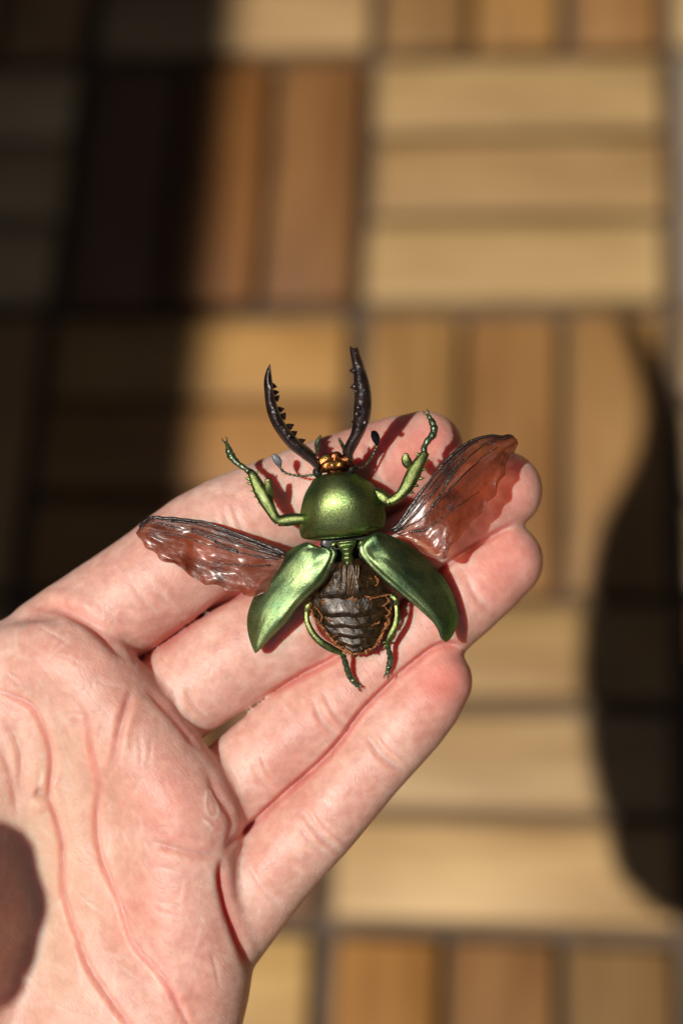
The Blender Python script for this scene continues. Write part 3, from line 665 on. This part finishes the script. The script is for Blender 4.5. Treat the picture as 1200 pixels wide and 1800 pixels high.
wing(z2([(190, 930), (235, 890), (300, 800), (400, 660), (500, 530), (560, 458), (640, 380), (740, 308), (890, 262), (960, 274), (1020, 258), (1070, 285)]),
     z2([(330, 1020), (420, 1090), (530, 1142), (585, 1090), (640, 1010), (695, 945), (745, 885), (820, 802), (880, 730), (925, 655), (965, 570), (1000, 480), (1012, 415), (1060, 375), (1080, 315)]),
     [2.0, 2.8, 1.8, .2, -1.2], [2.8, 3.8, 1.9, -.1, -1.5], VEINS, 1.9)

# metathorax: shiny dark plate with a brown grooved middle
Lm = z4([(505, 560), (460, 620), (420, 680), (385, 740), (400, 775)]); Rm = z4([(650, 540), (720, 610), (790, 680), (808, 720), (800, 755)])
mb = MB().loft(wz(Lm, [.4, 0]), wz(Rm, [.4, 0]), 26, 31,
               lambda u, v: 3.6 * np.clip(1 - v * v, 0, 1) ** .5 * (.75 + .25 * ends(u, .3, .3)) - .5 * np.exp(-((v + .02) / .06) ** 2) + .5 * np.exp(-((np.abs(v + .02) - .18) / .1) ** 2) + .12 * np.sin(v * 30) * np.sin(u * 15) - .5 * np.exp(-((u - .98) / .04) ** 2), dome(-2.6))
metath = bd(mb, 'metathorax', ABD)
mb = MB()
for k in range(7):
    x = 545 + k * 13; mb.tube(wz(z4([(x + 8, 580), (x + 4, 640 + (k % 3) * 12), (578 + (k - 3) * 6, 735 - (k % 2) * 18)]), [4.0, 4.05, 3.7]), [1.2, 1.8, .7], 12, 6)
bd(mb, 'groove_hair', m_dark('brown_hair', (.06, .03, .012), (.20, .12, .05), .45, .5, 1500), metath)
# abdomen: overlapping plates narrowing to the tip
la = catmull(z4([(372, 740), (372, 790), (395, 850), (440, 915), (490, 970), (540, 1015), (590, 1042)]), 60); ra = catmull(z4([(812, 720), (806, 790), (790, 860), (765, 920), (742, 970), (702, 1018), (640, 1042)]), 60)
edges_ = [(.0, .27), (.22, .44), (.39, .60), (.55, .76), (.71, .88), (.84, 1.0)]
abdomen = bpy.data.objects.new('abdomen', None); C.objects.link(abdomen); abdomen.parent = beetle
for q, (u0, u1) in enumerate(edges_):
    ii = np.linspace(u0, u1, 8) * 59
    Ls_ = [tuple(np.interp(i, np.arange(60), la[:, k]) for k in range(2)) for i in ii]; Rs_ = [tuple(np.interp(i, np.arange(60), ra[:, k]) for k in range(2)) for i in ii]
    hgt = 3.5 - 2.0 * (u0 + u1) / 2
    # hind edge of each plate sags toward the tail in the middle
    sag = lambda u, v: np.stack([0 * u + .8 * np.sin(v * 14 + 5 * q_), (7 * u) * (1 - v * v) + 1.3 * np.sin(v * 9 + q_), 0 * u], -1)
    q_ = q
    mb = MB().loft(wz(Ls_, [-.2 - .1 * q]), wz(Rs_, [-.2 - .1 * q]), 14, 27,
                   lambda u, v: hgt * np.clip(1 - v * v, 0, 1) ** .5 * (1 if q < 5 else (1 - .55 * u)) + .55 * (u - .4) * np.clip(1 - v * v, 0, 1) - .5 * np.exp(-((u - 1) / .12) ** 2) + .13 * np.sin(v * 23 + q_ * 2 + 3 * u) * np.sin(u * 7 + v * 5) + .03 * np.sin(v * 47 + q_) , dome(-2.0), sag)
    bd(mb, 'abdomen_segment', ABD, abdomen)
mb = MB()
def fray(pts, zz, r, amp, n=26):
    p = catmull(wz(pts, zz), n); p[:, :2] += rng.normal(0, amp, (n, 2)); p[:, 2] += rng.normal(0, .12, n)
    mb.tube(p.tolist(), np.abs(rng.normal(r, r * .55, n)) + .25, 2 * n, 5)
for k in range(3):
    fray(z4([(372, 780), (397, 855), (442, 920), (492, 975), (545, 1020), (600, 1043), (660, 1040), (705, 1018), (744, 970), (767, 920), (790, 862), (800, 800)]), [.6 + .4 * k, .4 + .3 * k, .1 + .3 * k, .5 + .3 * k], 1.35 - .1 * k, 1.0 + .6 * k, 110)
for pts in ([(400, 800), (440, 850), (430, 880)], [(740, 740), (790, 760), (760, 800)], [(760, 790), (790, 830), (770, 860)], [(550, 755), (600, 765), (640, 750), (700, 745)], [(590, 700), (600, 740), (590, 775)],
            [(720, 640), (730, 680), (700, 690)], [(660, 640), (690, 650)], [(430, 770), (480, 785), (530, 780)], [(690, 760), (740, 745), (790, 735)], [(455, 860), (500, 880)], [(700, 900), (740, 880)], [(490, 960), (520, 950)]):
    for k in range(2): fray(z4(pts), [3.0 if pts[0][0] > 500 and pts[0][1] < 780 else 2.2], .55, 1.0, 14)
bd(mb, 'membrane_fringe', FRINGE, abdomen)

# head
mb = MB()
mb.loft(wz(z1([(700, 1010), (708, 970), (722, 930), (740, 905)]), [2.2, 2.6, 2.4]), wz(z1([(952, 990), (950, 955), (940, 925), (915, 905)]), [2.2, 2.6, 2.4]), 20, 25,
        lambda u, v: 2.6 * np.clip(1 - v * v, 0, 1) ** .5 * ends(u, .3, .45) + .18 * np.sin(v * 11) * np.sin(u * 8 + 1), dome(-2.5))
for x, y, r_ in ((770, 925, 15), (838, 890, 10), (905, 930, 15), (830, 975, 14)):
    mb.ball((*z1([(x, y)])[0], 3.6), r_ * 1.15, r_ * .85, r_ * .42, random.random(), 14, 10, .1)
head = bd(mb, 'head', HEADM)
mb = MB().ball((*z1([(712, 1000)])[0], 2.6), 9, 10, 9).ball((*z1([(948, 975)])[0], 2.6), 8, 10, 9)
bd(mb, 'eye', JOINT, head)
mb = MB().tube(wz(z1([(705, 880), (712, 830), (710, 790), (735, 742)]), [4, 5, 5.5, 6]), [3, 3, 5, 3, 2], 20, 8)
mb.tube(wz(z1([(905, 870), (890, 820), (860, 762)]), [4, 5, 6]), [3, 3, 3.5, 2], 14, 8); bd(mb, 'palp', TARS, head)

# jaws
def mandible(Lo, Li, zs, teeth, tip):
    mb = MB().loft(wz(Lo, zs), wz(Li, zs), 60, 17,
                   lambda u, v: (2.1 - 1.2 * u) * np.clip(1 - v * v, 0, 1) ** .5 + .18 * np.sin(u * 34) * np.exp(-((v - .5) / .3) ** 2), lambda u, v: -(1.9 - 1.1 * u) * np.sqrt(np.clip(1 - v * v, 0, 1)))
    for x, y, dx, dy, r_ in teeth:
        zt_ = np.interp(0 if len(zs) == 1 else (1000 - y) / 900, [0, 1], [zs[0], zs[-1]])
        a_ = z1([(x - dx * .6, y - dy * .6)])[0]; b_ = z1([(x + dx * .5, y + dy * .5)])[0]; c_ = z1([(x + dx, y + dy)])[0]
        mb.tube([(*a_, zt_ + .3), (*b_, zt_ + .35), (*c_, zt_ + .2)], [r_ * 1.5, r_ * 1.1, r_ * .25], 9, 8)
    for x, y, r_ in tip: mb.ball((*z1([(x, y)])[0], zs[len(zs) // 2] + 1.1), r_, r_, r_ * .6)
    return bd(mb, 'mandible', MAND)
mandible(z1([(712, 1000), (660, 945), (600, 900), (510, 830), (432, 732), (380, 640), (350, 540), (338, 430), (336, 350), (352, 285), (376, 240)]),
         z1([(728, 930), (690, 862), (640, 815), (575, 765), (512, 690), (468, 625), (435, 545), (412, 470), (400, 400), (390, 320), (380, 240)]),
         [3, 4.5, 6, 7, 7.5],
         [(595, 782, 32, -10, 4.2), (545, 728, 24, -14, 4.5), (515, 680, 30, -16, 5), (470, 605, 16, -22, 5), (448, 560, 30, -6, 4.5), (425, 480, 18, -20, 4), (415, 440, 26, -4, 4), (402, 395, 24, 6, 4)], [(400, 490, 4), (425, 630, 4), (515, 745, 4)])
mandible(z1([(925, 925), (885, 855), (910, 795), (945, 725), (962, 640), (964, 560), (972, 470), (968, 380), (965, 300), (955, 230), (944, 170), (938, 112)]),
         z1([(965, 925), (965, 870), (1012, 782), (1052, 700), (1080, 620), (1091, 525), (1086, 430), (1066, 340), (1040, 260), (1012, 182), (990, 140), (944, 112)]),
         [3, 5, 7, 8.5, 9.5],
         [(975, 650, -24, -6, 4.5), (972, 400, -28, 4, 5), (965, 285, -26, 0, 5), (982, 150, 6, -28, 4.5)], [(1000, 545, 5), (1030, 395, 5), (1000, 335, 4), (985, 430, 4), (1045, 650, 5), (990, 590, 5), (1005, 480, 4)])

# antennae
def antenna(path, zs, club, zc):
    a_ = bd(MB().tube(wz(z1(path), zs), [2.4, 1.9, 2.0, 2.4], 60, 8, bead=lambda t: 1 + .25 * np.sin(t * 60)), 'antenna', TARS)
    mb = MB()
    for k in range(3): mb.tube(wz(z1([(x + 7 * (k - 1), y + 3 * k) for x, y in club]), zc), [2.4, 5.5, 6, 3.2], 14, 10, .55)
    bd(mb, 'antenna_club', CLUB, a_)
antenna([(700, 1014), (640, 1024), (580, 1027), (500, 1010), (462, 985), (443, 955)], [2.2, 1.8, 1.5, 1.2], [(443, 955), (430, 915), (408, 876)], [1.3, 1.6, 1.8])
antenna([(955, 968), (1000, 972), (1035, 962), (1080, 912), (1110, 862), (1130, 805)], [2.2, 1, -.5, -1.2, -1.5], [(1130, 800), (1118, 750), (1108, 708)], [-1.5, -1.3, -1.2])

# legs
def leg(femur, fz, fr, tibia, tz, tr, tarsus, az, ar, spines, spur=None):
    root = bpy.data.objects.new('leg', None); C.objects.link(root); root.parent = beetle
    if femur: bd(MB().tube(wz(femur, fz), fr, 26, 14, .8), 'femur', LEGG, root)
    mb = MB().tube(wz(tibia, tz), tr, 44, 14, .7)
    for x, y, dx, dy, z_, r_ in spines: mb.tube([(x, y, z_), (x + dx * .6, y + dy * .6, z_ + .1), (x + dx, y + dy, z_ + .2)], [r_, r_ * .8, .3], 8, 6)
    bd(mb, 'tibia', LEGG, root)
    if spur: bd(MB().tube(wz(spur[0], spur[1]), spur[2], 14, 10, .45), 'spur', LEGG, root)
    nb = 5
    mb = MB().tube(wz(tarsus, az), ar, 70, 10, .85, bead=lambda t: .86 + .24 * np.abs(np.sin((t + .1 * t * t) * math.pi * nb)) * (.4 + (t * nb) % 1))
    e = tarsus[-1]; d = np.array(e) - np.array(tarsus[-2]); d = d / np.hypot(*d)
    for s_ in (-1, 1):
        nrm = np.array([-d[1], d[0]]) * s_
        mb.tube([(*e, az[-1]), (*(np.array(e) + d * 6 + nrm * 4), az[-1] + .2), (*(np.array(e) + d * 12 + nrm * 3), az[-1] - .2)], [2.0, 1.5, .4], 9, 6)
    bd(mb, 'tarsus', TARS, root)
    return root
# left fore leg
leg(z4([(345, 335), (290, 338), (235, 345), (205, 348)]), [2.6, 2.6, 2.8], [8, 10.5, 11, 9], z4([(212, 350), (185, 320), (150, 255), (110, 180), (72, 105), (55, 85)]), [2.8, 3, 2.4, 1.6], [8, 9, 12, 12.5, 10, 6],
    z1([(250, 1012), (205, 975), (160, 945), (122, 908), (97, 868), (82, 818), (72, 796)]), [1.6, 1.0, .4, -.3], [5, 5, 5, 5.8, 7.6, 6, 2.6],
    [(*z4([(x, y)])[0], dx * 1.15, dy * 1.15, z_, 3.5) for x, y, dx, dy, z_ in ((128, 245, -9, 2, 2.6), (108, 215, -9, 2, 2.4), (95, 190, -10, 0, 2.2), (75, 155, -11, -3, 2), (62, 130, -10, -4, 1.8), (88, 110, 3, -10, 1.8))],
    (z4([(172, 232), (160, 180), (150, 125)]), [2.6, 3.2, 3.6], [4, 7, 5]))
# right fore leg
leg(z2([(70, 660), (120, 690), (165, 720), (185, 728)]), [2.4, 2.6, 2.8], [9, 11, 10.5, 8], z2([(178, 728), (235, 695), (290, 635), (340, 540), (395, 440), (432, 380)]), [2.8, 2.9, 2.4, 2.0], [8.5, 8.5, 12, 13, 11, 7],
    z2([(425, 388), (420, 350), (445, 300), (478, 262), (490, 215), (475, 165), (450, 122)]), [2.0, 1.6, 1.0, .4], [5.5, 5.2, 5.6, 6.6, 6.8, 6, 3.4],
    [(*z2([(x, y)])[0], dx * 1.15, dy * 1.15, z_, 3.5) for x, y, dx, dy, z_ in ((425, 440, 8, -2, 2), (405, 500, 8, 0, 2.1), (385, 565, 9, -1, 2.3), (350, 610, 8, 2, 2.5), (320, 655, 7, 3, 2.6), (385, 405, -6, -6, 2.1))],
    (z2([(352, 495), (325, 478), (300, 450), (292, 415), (298, 388)]), [2.3, 2.9, 3.3], [4, 7.5, 9, 8, 3]))
# hind legs
leg(z4([(385, 770), (365, 790), (358, 825)]), [.4, .8, .6], [7, 7, 5.5], z4([(357, 818), (358, 870), (385, 935), (430, 985), (490, 1022), (535, 1042)]), [.6, .6, .3, -.4], [4.2, 5, 6, 6.4, 6.8, 5],
    z4([(533, 1040), (552, 1068), (566, 1115), (582, 1160), (604, 1192), (628, 1216)]), [-.5, -1.5, -2.4, -2.9], [5, 5.2, 5.6, 6, 6, 4.4], [(*z4([(528, 1046)])[0], 4, 9, -.4, 2.2), (*z4([(545, 1040)])[0], 7, 5, -.4, 2)])
leg(z4([(800, 740), (822, 760), (828, 790)]), [.6, 1, .8], [7, 6.5, 5], z4([(827, 785), (832, 840), (822, 900), (795, 955), (780, 1000)]), [.8, .8, .4, -.3], [4, 5, 6, 6.2, 5],
    z4([(780, 998), (790, 1035), (797, 1070), (792, 1110), (782, 1148)]), [-.4, -1.4, -2.2, -2.8], [4.8, 5, 5.8, 6, 4.4], [(*z4([(770, 985)])[0], -6, 3, -.2, 2.2), (*z4([(772, 1000)])[0], -4, 7, -.2, 2)])
